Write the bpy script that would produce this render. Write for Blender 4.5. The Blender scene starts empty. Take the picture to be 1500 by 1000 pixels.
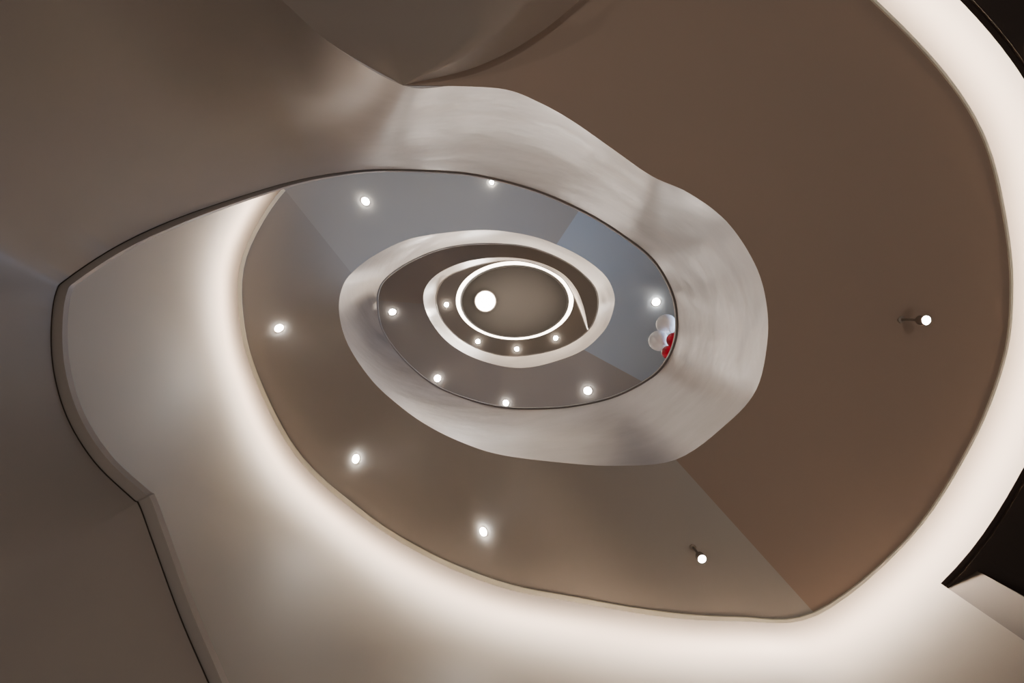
import bpy, bmesh, math
from mathutils import Vector, Matrix
from mathutils.bvhtree import BVHTree
S=1.3
CAM=Vector((0,0,1.5))
F=Vector((0,-0.045,1)).normalized()
R=F.cross(Vector((0,1,0))).normalized()
U=R.cross(F).normalized()
def P(px,py,h):
    d=F*1000+R*(px-750)+U*(500-py)
    return CAM+d*(h*S/d.z)
def ray(px,py):
    return (F*1000+R*(px-750)+U*(500-py)).normalized()
scene=bpy.context.scene
scene.view_settings.view_transform='AgX'
scene.view_settings.exposure=0.4
def s2l(c): return tuple(((x/255)/12.92 if x/255<=0.04045 else ((x/255+0.055)/1.055)**2.4) for x in c)+(1,)
# ---------- materials
def mat(name,rgb,rough=.6,metal=0,noise=0,nscale=3,bump=0,emit=None,estr=0):
    m=bpy.data.materials.new(name); m.use_nodes=True
    nt=m.node_tree; b=nt.nodes['Principled BSDF']
    c=s2l(rgb)
    b.inputs['Base Color'].default_value=c
    b.inputs['Roughness'].default_value=rough; b.inputs['Metallic'].default_value=metal
    if noise or bump:
        tc=nt.nodes.new('ShaderNodeTexCoord'); n=nt.nodes.new('ShaderNodeTexNoise')
        n.inputs['Scale'].default_value=nscale; n.inputs['Detail'].default_value=5
        nt.links.new(tc.outputs['Object'],n.inputs['Vector'])
        if noise:
            r=nt.nodes.new('ShaderNodeValToRGB')
            r.color_ramp.elements[0].position=.3; r.color_ramp.elements[1].position=.7
            r.color_ramp.elements[0].color=tuple(x*(1-noise) for x in c[:3])+(1,)
            r.color_ramp.elements[1].color=tuple(min(1,x*(1+noise)) for x in c[:3])+(1,)
            nt.links.new(n.outputs['Fac'],r.inputs['Fac']); nt.links.new(r.outputs['Color'],b.inputs['Base Color'])
        if bump:
            bp=nt.nodes.new('ShaderNodeBump'); bp.inputs['Strength'].default_value=bump; bp.inputs['Distance'].default_value=.05
            nt.links.new(n.outputs['Fac'],bp.inputs['Height']); nt.links.new(bp.outputs['Normal'],b.inputs['Normal'])
    if emit:
        b.inputs['Emission Color'].default_value=s2l(emit); b.inputs['Emission Strength'].default_value=estr
    return m
def silver():
    # pale silver leaf that changes to painted plaster along the lowest flight ('paint' attribute)
    m=mat('silver_lacquer',(205,194,186),.38,.5)
    nt=m.node_tree; b=nt.nodes['Principled BSDF']; L=nt.links.new
    tc=nt.nodes.new('ShaderNodeTexCoord')
    n=nt.nodes.new('ShaderNodeTexNoise'); n.inputs['Scale'].default_value=1.9; n.inputs['Detail'].default_value=3.5; n.inputs['Roughness'].default_value=.55
    L(tc.outputs['Object'],n.inputs['Vector'])
    # faint hand-applied brushing, stretched along the band
    mp=nt.nodes.new('ShaderNodeMapping'); mp.inputs['Scale'].default_value=(1.2,1.2,5)
    n3=nt.nodes.new('ShaderNodeTexNoise'); n3.inputs['Scale'].default_value=1.3; n3.inputs['Detail'].default_value=3
    L(tc.outputs['Object'],mp.inputs[0]); L(mp.outputs[0],n3.inputs['Vector'])
    mixf=nt.nodes.new('ShaderNodeMath'); mixf.operation='MULTIPLY_ADD'; mixf.inputs[1].default_value=.25
    L(n3.outputs['Fac'],mixf.inputs[0])
    sc=nt.nodes.new('ShaderNodeMath'); sc.operation='MULTIPLY'; sc.inputs[1].default_value=.75
    L(n.outputs['Fac'],sc.inputs[0]); L(sc.outputs[0],mixf.inputs[2])
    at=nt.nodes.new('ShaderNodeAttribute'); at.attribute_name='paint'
    r=nt.nodes.new('ShaderNodeMapRange'); r.inputs[1].default_value=.3; r.inputs[2].default_value=.7; r.inputs[3].default_value=.28; r.inputs[4].default_value=.44
    L(mixf.outputs[0],r.inputs[0])
    ra=nt.nodes.new('ShaderNodeMath'); ra.operation='MULTIPLY_ADD'; ra.inputs[1].default_value=.16
    L(at.outputs['Fac'],ra.inputs[0]); L(r.outputs[0],ra.inputs[2]); L(ra.outputs[0],b.inputs['Roughness'])
    inv=nt.nodes.new('ShaderNodeMapRange'); inv.inputs[3].default_value=.27; inv.inputs[4].default_value=.02
    L(at.outputs['Fac'],inv.inputs[0])
    bp=nt.nodes.new('ShaderNodeBump'); bp.inputs['Distance'].default_value=.05
    L(inv.outputs[0],bp.inputs['Strength']); L(n.outputs['Fac'],bp.inputs['Height']); L(bp.outputs[0],b.inputs['Normal'])
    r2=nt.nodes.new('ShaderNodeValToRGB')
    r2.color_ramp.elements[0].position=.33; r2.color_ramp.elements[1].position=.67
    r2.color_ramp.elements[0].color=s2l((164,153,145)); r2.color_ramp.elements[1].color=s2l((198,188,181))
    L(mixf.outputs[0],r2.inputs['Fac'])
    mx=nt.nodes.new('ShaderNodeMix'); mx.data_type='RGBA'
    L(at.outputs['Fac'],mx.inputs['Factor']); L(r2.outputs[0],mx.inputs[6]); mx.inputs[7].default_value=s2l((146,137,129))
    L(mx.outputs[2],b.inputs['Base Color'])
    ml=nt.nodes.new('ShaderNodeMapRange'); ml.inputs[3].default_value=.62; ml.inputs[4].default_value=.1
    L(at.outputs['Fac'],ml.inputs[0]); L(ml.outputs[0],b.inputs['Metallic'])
    return m
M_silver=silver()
M_wall=mat('wall_paint',(138,126,114),.55)
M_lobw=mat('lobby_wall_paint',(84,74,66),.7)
M_groove_shade=mat('groove_shade_strip',(62,52,46),.8)  # shade of the shadow gap under the rail lip, painted as a dark strip
M_lip=mat('rail_lip_paint',(160,150,142),.5)
M_cream=mat('cove_edge_cream',(244,238,216),.6)
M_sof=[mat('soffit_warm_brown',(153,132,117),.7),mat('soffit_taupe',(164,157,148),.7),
       mat('soffit_grey',(174,169,160),.7),mat('soffit_daylight_tint',(182,191,198),.7),  # the bluish one has the daylight tint put into its base colour
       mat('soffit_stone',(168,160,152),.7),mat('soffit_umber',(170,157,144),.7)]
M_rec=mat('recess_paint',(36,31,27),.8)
M_led=mat('led_strip_glow',(255,240,225),.5,emit=(255,240,227),estr=72)
M_ring=mat('ring_cove_glow',(255,245,230),.5,emit=(255,244,230),estr=6)
M_lamp=mat('lamp_glow',(255,255,255),.3,emit=(255,248,240),estr=90)
M_dome=mat('opal_dome_glow',(255,255,255),.3,emit=(255,252,248),estr=18)
M_trim=mat('lamp_trim_grey',(150,138,126),.4,.3)
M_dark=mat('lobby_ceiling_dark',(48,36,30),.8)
M_floor=mat('stone_floor',(170,160,150),.35,noise=.1,nscale=5)

def mesh_obj(name,verts,faces,mats,idx=None,smooth=True,angle=None):
    me=bpy.data.meshes.new(name); me.from_pydata([tuple(v) for v in verts],[],faces)
    for m in mats: me.materials.append(m)
    for i,p in enumerate(me.polygons):
        p.use_smooth=smooth
        if idx: p.material_index=idx[i]
    me.update()
    if angle: me.set_sharp_from_angle(angle=math.radians(angle))
    o=bpy.data.objects.new(name,me); scene.collection.objects.link(o); return o
def cr(a,b,c,d,t):
    return 0.5*((2*b)+(c-a)*t+(2*a-5*b+4*c-d)*t*t+(3*b-a-3*c+d)*t**3)
def resample(lst,n=6):
    out=[]; N=len(lst)
    for i in range(N-1):
        a=lst[max(i-1,0)];b=lst[i];c=lst[i+1];d=lst[min(i+2,N-1)]
        for k in range(n):
            out.append(cr(a,b,c,d,k/n))
    out.append(lst[-1]*1.0); return out
def grid(cols,closed=False):
    V=[];Fa=[];m=len(cols[0])
    for c in cols: V+=c
    for i in range(len(cols)-1):
        for j in range(m-1):
            a=i*m+j; Fa.append((a,a+1,a+m+1,a+m))
    return V,Fa
# ---------- spiral data
left=[ # lip x,y,ht  outer x,y,hb
(420,1250,1.95,150,1700,1.15),(360,1120,2.05,50,1600,1.2),(308,1000,2.15,-50,1480,1.25),(265,900,2.25,-150,1350,1.3),
(225,790,2.35,-250,1220,1.38),(206,738,2.4,-310,1110,1.45),(195,728,2.42,-360,960,1.5),(140,675,2.5,-410,820,1.55),(100,610,2.6,-430,670,1.6),
(80,540,2.7,-450,520,1.6),(77,475,2.8,-460,370,1.65),(84,428,2.9,-450,190,1.7),(100,409,2.95,-390,30,1.74),(170,363,3.05,-240,-80,1.8),
(250,325,3.2,-50,-150,1.85),(340,293,3.35,150,-150,1.95),(430,266,3.5,350,-50,2.05),(500,253,3.65,480,60,2.15)]
main=[
(590,125,560,248,2.25,560,-280),(665,126,640,250,2.3,680,-280),(740,131,700,256,2.35,800,-265),(790,150,770,273,2.4,920,-230),
(840,178,825,294,2.45,1040,-170),(900,220,875,319,2.5,1170,-90),(955,258,915,345,2.55,1280,0),(1010,283,950,372,2.6,1385,110),
(1065,325,972,400,2.65,1445,210),(1105,385,988,435,2.7,1474,330),(1122,440,993,470,2.75,1482,430),(1124,500,990,500,2.8,1470,530),
(1108,570,978,528,2.85,1420,655),(1065,620,955,553,2.9,1330,790),(990,673,905,580,2.95,1195,900),(900,682,850,594,3.05,1080,908),
(820,677,800,599,3.2,970,902),(740,667,740,598,3.5,850,882),(690,653,690,587,3.75,730,858),(635,628,640,567,4.1,620,812),
(590,598,605,541,4.5,530,755),(545,557,578,512,4.9,440,675),(510,505,558,480,5.3,385,580),(497,460,552,445,5.7,353,480),
(500,425,556,420,6.0,356,375),(515,400,570,403,6.3,415,275),
(550,373,600,383,6.6),(600,350,640,366,6.95),(660,340,680,358,7.3),(720,337,725,356,7.6),(775,345,770,360,7.9),(815,358,805,371,8.15),
(855,378,838,388,8.35),(885,402,862,408,8.5),(898,425,874,425,8.65),(900,445,877,445,8.8),(893,470,873,465,8.9),(880,490,862,484,9.0),
(855,512,838,502,9.15),(820,527,808,514,9.3),(775,538,770,521,9.5),(735,536,735,521,9.7),(690,522,700,511,9.95),(655,500,670,494,10.2),
(632,472,648,470,10.5),(621,445,638,443,10.75),(623,422,642,421,11.0),(640,402,655,405,11.2),(670,387,682,393,11.35),(705,379,712,385,11.5),
(745,377,748,381,11.6),(785,383,782,386,11.7),(820,398,812,399,11.8),(842,420,830,414,11.9),(855,450,846,445,12.0),(862,485,861,484,12.1)]
def radial(v):
    n=Vector((v.x,v.y,0)); return n.normalized()
B=[];T=[];LP=[]
for l in left:
    T.append(P(l[0],l[1],l[2])); B.append(P(l[3],l[4],l[5])); LP.append(.045)
NL=len(left)
LP[-1]=.015;LP[-2]=.02;LP[-3]=.03
O=[]
ANG={26:14,27:11,28:5}
for k,r in enumerate(main):
    ph=1.55
    if k>46: ph=max(.12,1.55-(k-46)*.16)
    B.append(P(r[0],r[1],r[4])); T.append(P(r[2],r[3],r[4]+ph)); LP.append(.012)
    if len(r)>5: O.append(P(r[5],r[6],r[4]))
    else:
        b=B[-1]; v=Vector((b.x,b.y,0))
        v=Matrix.Rotation(math.radians(ANG.get(k,0)),3,'Z')@v
        x,y=v.x,v.y; t=1/math.sqrt((x/(2.5*S))**2+(y/(1.95*S))**2)
        O.append(Vector((x*t,y*t,b.z)))
SUB=6
Bs=resample(B,SUB);Ts=resample(T,SUB);Ls=resample(LP,SUB)
cols=[];Z=Vector((0,0,1))
for b,t,p in zip(Bs,Ts,Ls):
    n=radial(t); u=t-b; c=[]
    g=t-u*min(.5,.010*S/max(u.length,.05))
    for k in range(7): 
        f=k/6; c.append(b+(g-b)*f+n*(.05*math.sin(math.pi*f)*min(1,u.length)))
    c.append(g+Vector((0,0,0)))
    c.append(t+n*.012); c.append(t+n*.012+Z*.012)
    c.append(t-n*p+Z*.012); c.append(t-n*p+Z*.012); c.append(t-n*p*1.1+Z*.05); c.append(t+n*.12+Z*.05)
    c.append(b+radial(b)*.05+Z*.14); c.append(b)
    cols.append(c)
V,Fa=grid(cols)
idx=[]; m=len(cols[0])
for i in range(len(cols)-1):
    row=i/SUB
    for j in range(m-1):
        if j in(6,7,8): idx.append(1 if row<NL+1 else 2)
        elif j in (9,10,11): idx.append(2)
        else: idx.append(0)
par=mesh_obj('spiral_staircase_parapet',V,Fa,[M_silver,M_groove_shade,M_lip],idx,angle=75)
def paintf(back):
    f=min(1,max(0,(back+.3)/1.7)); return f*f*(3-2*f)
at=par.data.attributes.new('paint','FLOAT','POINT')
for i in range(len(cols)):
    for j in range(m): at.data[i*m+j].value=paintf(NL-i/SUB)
# flared root of the parapet at the top of the lowest flight
K1=[P(590,125,2.25),P(480,60,2.15),P(350,-50,2.05),P(150,-150,1.95)]
K2=[P(590,125,2.25),P(672,84,2.10),P(752,18,1.95),P(820,-70,1.78)]
K3=[P(590,125,2.25),P(700,97,2.24),P(795,45,2.24),P(900,-45,2.2)]
k1=resample(K1,8);k2=resample(K2,8);k3=resample(K3,8)
cols=[]
for a,b,c in zip(k1,k2,k3):
    r=[]
    for t in [i/10 for i in range(10)]: r.append(a.lerp(b,t))
    for t in [i/6 for i in range(7)]: 
        q=b.lerp(c,t); r.append(q)
    cols.append(r)
V,Fa=grid(cols)
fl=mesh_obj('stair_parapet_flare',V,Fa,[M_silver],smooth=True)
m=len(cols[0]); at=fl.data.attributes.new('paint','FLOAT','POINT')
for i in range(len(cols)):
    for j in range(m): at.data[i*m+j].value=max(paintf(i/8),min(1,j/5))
# ---------- soffit
Bm=resample(B[NL:],SUB);Om=resample(O,SUB)
cols=[]
for i,(b,o) in enumerate(zip(Bm,Om)):
    row=i/SUB
    d=(o-b).normalized(); e_=.012+.03*min(1,max(0,(row-13)/3))
    c=[b+(o-b)*(k/6) for k in range(6)]+[o-d*e_,o-d*e_,o-d*e_-Z*.012,o-Z*.012,o+Z*.12,o-d*.06+Z*.16,b+d*.05+Z*.16]
    cols.append(c)
V,Fa=grid(cols); m=len(cols[0]); idx=[]
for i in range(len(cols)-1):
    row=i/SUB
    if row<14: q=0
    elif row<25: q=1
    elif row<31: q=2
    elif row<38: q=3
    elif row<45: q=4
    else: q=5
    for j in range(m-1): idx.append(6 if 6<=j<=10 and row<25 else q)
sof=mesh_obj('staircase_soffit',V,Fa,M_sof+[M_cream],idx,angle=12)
# ---------- perimeter wall + cove LED
GAP=.22
wc=[];lc=[];lob=[]
for i,(b,o) in enumerate(zip(Bm,Om)):
    row=i/SUB; n=radial(o); w=o+n*GAP
    hz=o.z-CAM.z; rl=Vector((o.x,o.y,0)).length
    low=CAM.z+hz*.89*(1+GAP/rl)
    if row<13.3: zb=low
    elif row<=25: zb=0.0
    else: zb=max(0,o.z-4.2*S)
    if row>26: w=o+n*.05
    zt=o.z+(1.0 if row<=25.5 else .2)
    wc.append([Vector((w.x,w.y,zb+(zt-zb)*k/8)) for k in range(9)])
    if row<=25.2: lc.append([o+n*.012+Z*.03,o+n*.012+Z*.11])
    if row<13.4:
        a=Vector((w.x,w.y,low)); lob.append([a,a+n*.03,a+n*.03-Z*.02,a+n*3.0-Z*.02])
    if abs(row-13.3333)<.01: corner=Vector((w.x,w.y,low))
V,Fa=grid(wc); mesh_obj('wall_perimeter',V,Fa,[M_wall],angle=40)
V,Fa=grid(lc); mesh_obj('cove_light_strip',V,Fa,[M_led])
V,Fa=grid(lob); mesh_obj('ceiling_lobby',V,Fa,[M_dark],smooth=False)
# lobby wall at lower right: angled vertical wall running away from the drum
hz=(corner.z-CAM.z)/S-.03
A=corner.copy(); A.z-=.02
pts=[A,P(1430,835,hz),P(1560,905,hz),P(1800,1030,hz)]
V=[]
for p in pts: V+= [Vector((p.x,p.y,0)),p.copy()]
Fa=[(2*i,2*i+1,2*i+3,2*i+2) for i in range(len(pts)-1)]
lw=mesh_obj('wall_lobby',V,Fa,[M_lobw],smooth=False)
# ---------- top ceiling with oval ring cove
HT=13.2
N=96; ann=[];drum=[];dr2=[]
for i in range(N+1):
    a=2*math.pi*i/N
    p=P(754+86*math.cos(a),440-57.5*math.sin(a),HT)
    e=Vector((-2.5*S*math.cos(a),1.95*S*math.sin(a),p.z))
    ann.append([e,p.lerp(e,.5),p])
    q=p+Z*1.0*S; q2=q+Z*.7*S
    drum.append([p,p.lerp(q,.5),q]); dr2.append([q,q.lerp(q2,.5),q2])
V,Fa=grid(ann); mesh_obj('ceiling',V,Fa,[M_sof[5]],smooth=False)
V,Fa=grid(drum); mesh_obj('oval_ring_cove_light',V,Fa,[M_ring])
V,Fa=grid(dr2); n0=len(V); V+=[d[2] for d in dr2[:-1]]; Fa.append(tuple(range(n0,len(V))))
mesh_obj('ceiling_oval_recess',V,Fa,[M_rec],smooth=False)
# ---------- lamps
def bvh(o):
    me=o.data; return BVHTree.FromPolygons([v.co for v in me.vertices],[tuple(p.vertices) for p in me.polygons])
bs=[bvh(sof),bvh(bpy.data.objects['ceiling'])]
def lathe(name,prof,segs,mats,idx,parent,loc):
    V=[];Fa=[];ix=[]
    for i in range(segs):
        a=2*math.pi*i/segs
        for r,z in prof: V.append(Vector((r*math.cos(a),r*math.sin(a),z)))
    m=len(prof)
    for i in range(segs):
        for j in range(m-1):
            Fa.append((i*m+j,((i+1)%segs)*m+j,((i+1)%segs)*m+j+1,i*m+j+1)); ix.append(idx[j])
    o=mesh_obj(name,V,Fa,mats,ix,angle=40)
    o.location=loc
    if parent: o.parent=parent
    return o
def spot(parent,loc,e,col=(1,.92,.84),size=105,name='beam'):
    l=bpy.data.lights.new(name,'SPOT'); l.energy=e; l.color=col; l.spot_size=math.radians(size); l.spot_blend=.8; l.shadow_soft_size=.04
    o=bpy.data.objects.new(name,l); scene.collection.objects.link(o); o.location=loc; o.parent=parent; return o
def hit(px,py):
    d=ray(px,py)
    best=None
    for b in bs:
        r=b.ray_cast(CAM,d)
        if r[0] is not None and (best is None or r[3]<best[1]): best=(r[0],r[3],r[1])
    if not best: return None
    n=best[2] if best[2].z<0 else -best[2]
    return best[0],n
lamps=[(535,295,9),(409,481,9.5),(522,672,9.5),(709,778,9.5),(720,267,5),(961,442,8.5),(575,457,7.5),(641,554,7.5),(741,590,6.5),(861,572,8.5),
(654,446,5),(700,500,5),(757,511,5),(814,495,5)]
for x,y,rp in lamps:
    res=hit(x,y)
    if res is None: print('MISS',x,y); continue
    p,nn=res
    e=bpy.data.objects.new('recessed_downlight',None); scene.collection.objects.link(e); e.location=p; e.empty_display_size=.05
    r=max(.02,rp*.8*(p.z-CAM.z)/1000)
    # shallow trim plate with a small bulging lens that also grazes the ceiling around it
    h_=lathe('lamp_housing',[(0,-.026),(r*.5,-.023),(r*.8,-.013),(r*.84,-.005),(r*1.05,-.004),(r*1.07,.0)],28,[M_lamp,M_trim],[0,0,0,1,1],e,(0,0,0))
    h_.rotation_mode='QUATERNION'; h_.rotation_quaternion=Vector((0,0,-1)).rotation_difference(nn)
    sp_=spot(e,nn*.08,12)
for (x,y),(bx,by) in (((1357,468),(1320,468)),((1021,824),(1015,801))):
    p,nn=hit(bx,by)
    e=bpy.data.objects.new('ceiling_spotlight',None); scene.collection.objects.link(e); e.location=p
    d=ray(x,y); rr=math.hypot(p.x,p.y)/math.hypot(d.x,d.y); L=p.z-(CAM.z+d.z*rr)
    r=.024
    lathe('rosette_stem',[(0,-.004),(.018,-.004),(.02,0),(.018,-.008),(.007,-.01),(.007,-L+.06)],24,[M_trim],[0]*5,e,(0,0,0))
    lathe('lamp_head',[(.007,-L+.062),(r*.9,-L+.058),(r,-L+.05),(r,-L+.005),(r*1.05,-L),(r*.9,-L),(r*.85,-L+.004),(0,-L-.004)],24,[M_trim,M_lamp],[0,0,0,0,0,1,1],e,(0,0,0))
    spot(e,(0,0,-L-.04),12)
# dome lamp
p=P(711,441,14.85); e=bpy.data.objects.new('opal_ceiling_lamp',None); scene.collection.objects.link(e); e.location=p
r=14.5*14.8*S/1000
prof=[(r*math.sin(t*math.pi/16),-.12*math.cos(t*math.pi/16)) for t in range(9)]
lathe('opal_dome',prof,40,[M_dome],[0]*8,e,(0,0,0))
lathe('trim_ring',[(r,-.03),(r*1.08,-.03),(r*1.1,.06)],40,[M_trim],[0]*2,e,(0,0,0))
spot(e,(0,0,-.2),8,(1,.97,.93))
# ---------- balloons
M_bw=mat('white_balloon_rubber',(250,248,248),.3); M_br=mat('red_balloon_rubber',(215,20,52),.25)
M_str=mat('balloon_string',(220,220,220),.6)
be=bpy.data.objects.new('balloon_bunch',None); scene.collection.objects.link(be)
knot=P(1000,520,4.5); be.location=knot
for i,(x,y,h,rp,mm) in enumerate(((976,475,5.05,15,M_bw),(965,499,4.95,15,M_bw),(987,498,4.8,11,M_br),(979,516,4.74,10,M_br))):
    c=P(x,y,h); rr=rp*h*S/1000
    ax=(c-knot).normalized(); q=Z.rotation_difference(ax)
    prof=[(.012,-1.36),(.16,-1.34),(.05,-1.24)]+[(math.sin(t*math.pi/14),-math.cos(t*math.pi/14)*(1.18 if t<7 else 1)) for t in range(1,15)]
    prof=[(a*rr,b*rr) for a,b in prof]
    o=lathe('balloon_%d'%(i+1),prof,28,[mm],[0]*(len(prof)-1),be,c-knot); o.rotation_mode='QUATERNION'; o.rotation_quaternion=q
    cu=bpy.data.curves.new('string_%d'%(i+1),'CURVE'); cu.dimensions='3D'; cu.bevel_depth=.002; sp=cu.splines.new('POLY'); sp.points.add(1)
    sp.points[0].co=(*((c-knot)-ax*rr*1.3),1); sp.points[1].co=(0,0,0,1); cu.materials.append(M_str)
    so=bpy.data.objects.new('string_%d'%(i+1),cu); scene.collection.objects.link(so); so.parent=be
# ---------- window giving blue daylight to the second landing
M_glass=mat('daylight_glass',(200,220,255),.2,emit=(188,214,255),estr=18)
wx=-2.35*S
e=bpy.data.objects.new('window_1',None); scene.collection.objects.link(e); e.location=(wx,0,CAM.z+5.2*S)
w,hh=1.3,1.2
o=mesh_obj('glass_pane',[(0,-w/2,-hh/2),(0,w/2,-hh/2),(0,w/2,hh/2),(0,-w/2,hh/2)],[(0,1,2,3)],[M_glass],smooth=False); o.parent=e
def box(name,a,b,mt,par):
    V=[(x,y,z) for x in(a[0],b[0]) for y in(a[1],b[1]) for z in(a[2],b[2])]
    o=mesh_obj(name,V,[(0,1,3,2),(4,5,7,6),(0,1,5,4),(2,3,7,6),(0,2,6,4),(1,3,7,5)],[mt],smooth=False); o.parent=par; return o
for i,(a,b) in enumerate((((-.03,-w/2-.05,-hh/2-.05),(.05,w/2+.05,-hh/2)),((-.03,-w/2-.05,hh/2),(.05,w/2+.05,hh/2+.05)),((-.03,-w/2-.05,-hh/2),(.05,-w/2,hh/2)),((-.03,w/2,-hh/2),(.05,w/2+.05,hh/2)),((-.03,-.02,-hh/2),(.04,.02,hh/2)))):
    box('frame_%d'%i,a,b,M_trim,e)
# ---------- floor + added uplights, unseen fill for soffits and parapets
mesh_obj('floor',[(-9,-9,0),(9,-9,0),(9,9,0),(-9,9,0)],[(0,1,2,3)],[M_floor],smooth=False)
for x,y,en in ((-1.2,-.9,46),(-1.0,1.0,52),(1.1,-.6,17),(.9,.8,14)):
    e=bpy.data.objects.new('added_fill_uplight',None); scene.collection.objects.link(e); e.location=(x,y,0)
    lathe('fill_uplight_body',[(0,.03),(.06,.03),(.065,.035),(.08,.035),(.085,0)],24,[M_lamp,M_trim],[0,1,1,1],e,(0,0,0))
    l=spot(e,(0,0,.08),en,(1,.92,.85),120); l.rotation_euler=(math.pi,0,0)
# hidden fill lamps, added to brighten the upper landings
for x,y,h,en,col in ((2.15,.2,8.6,5,(1,.93,.86)),(0,1.75,6.0,18,(.96,.97,1)),(-2.1,-.3,10.4,6,(1,.93,.86)),(.4,-1.7,7.2,14,(1,.95,.92))):
    e=bpy.data.objects.new('added_fill_lamp',None); scene.collection.objects.link(e); e.location=(x*S,y*S,CAM.z+h*S)
    lathe('fill_lamp_shade',[(.0,-.09),(.05,-.085),(.07,0),(.05,.08),(.045,.08)],24,[M_trim],[0]*4,e,(0,0,0))
    l=bpy.data.lights.new('fill_lamp_bulb','POINT'); l.energy=en; l.color=col; l.shadow_soft_size=.05
    lo_=bpy.data.objects.new('fill_lamp_bulb',l); scene.collection.objects.link(lo_); lo_.parent=e; lo_.location=(0,0,.16)
# ---------- world, camera
w_=bpy.data.worlds.new('World'); scene.world=w_; w_.use_nodes=True
w_.node_tree.nodes['Background'].inputs[0].default_value=(.9,.85,.8,1); w_.node_tree.nodes['Background'].inputs[1].default_value=.15
cd=bpy.data.cameras.new('Camera'); cd.sensor_width=36; cd.lens=24; cd.clip_start=.02
co=bpy.data.objects.new('Camera',cd); scene.collection.objects.link(co)
mw=Matrix((R,U,-F)).transposed().to_4x4(); mw.translation=CAM; co.matrix_world=mw
scene.camera=co
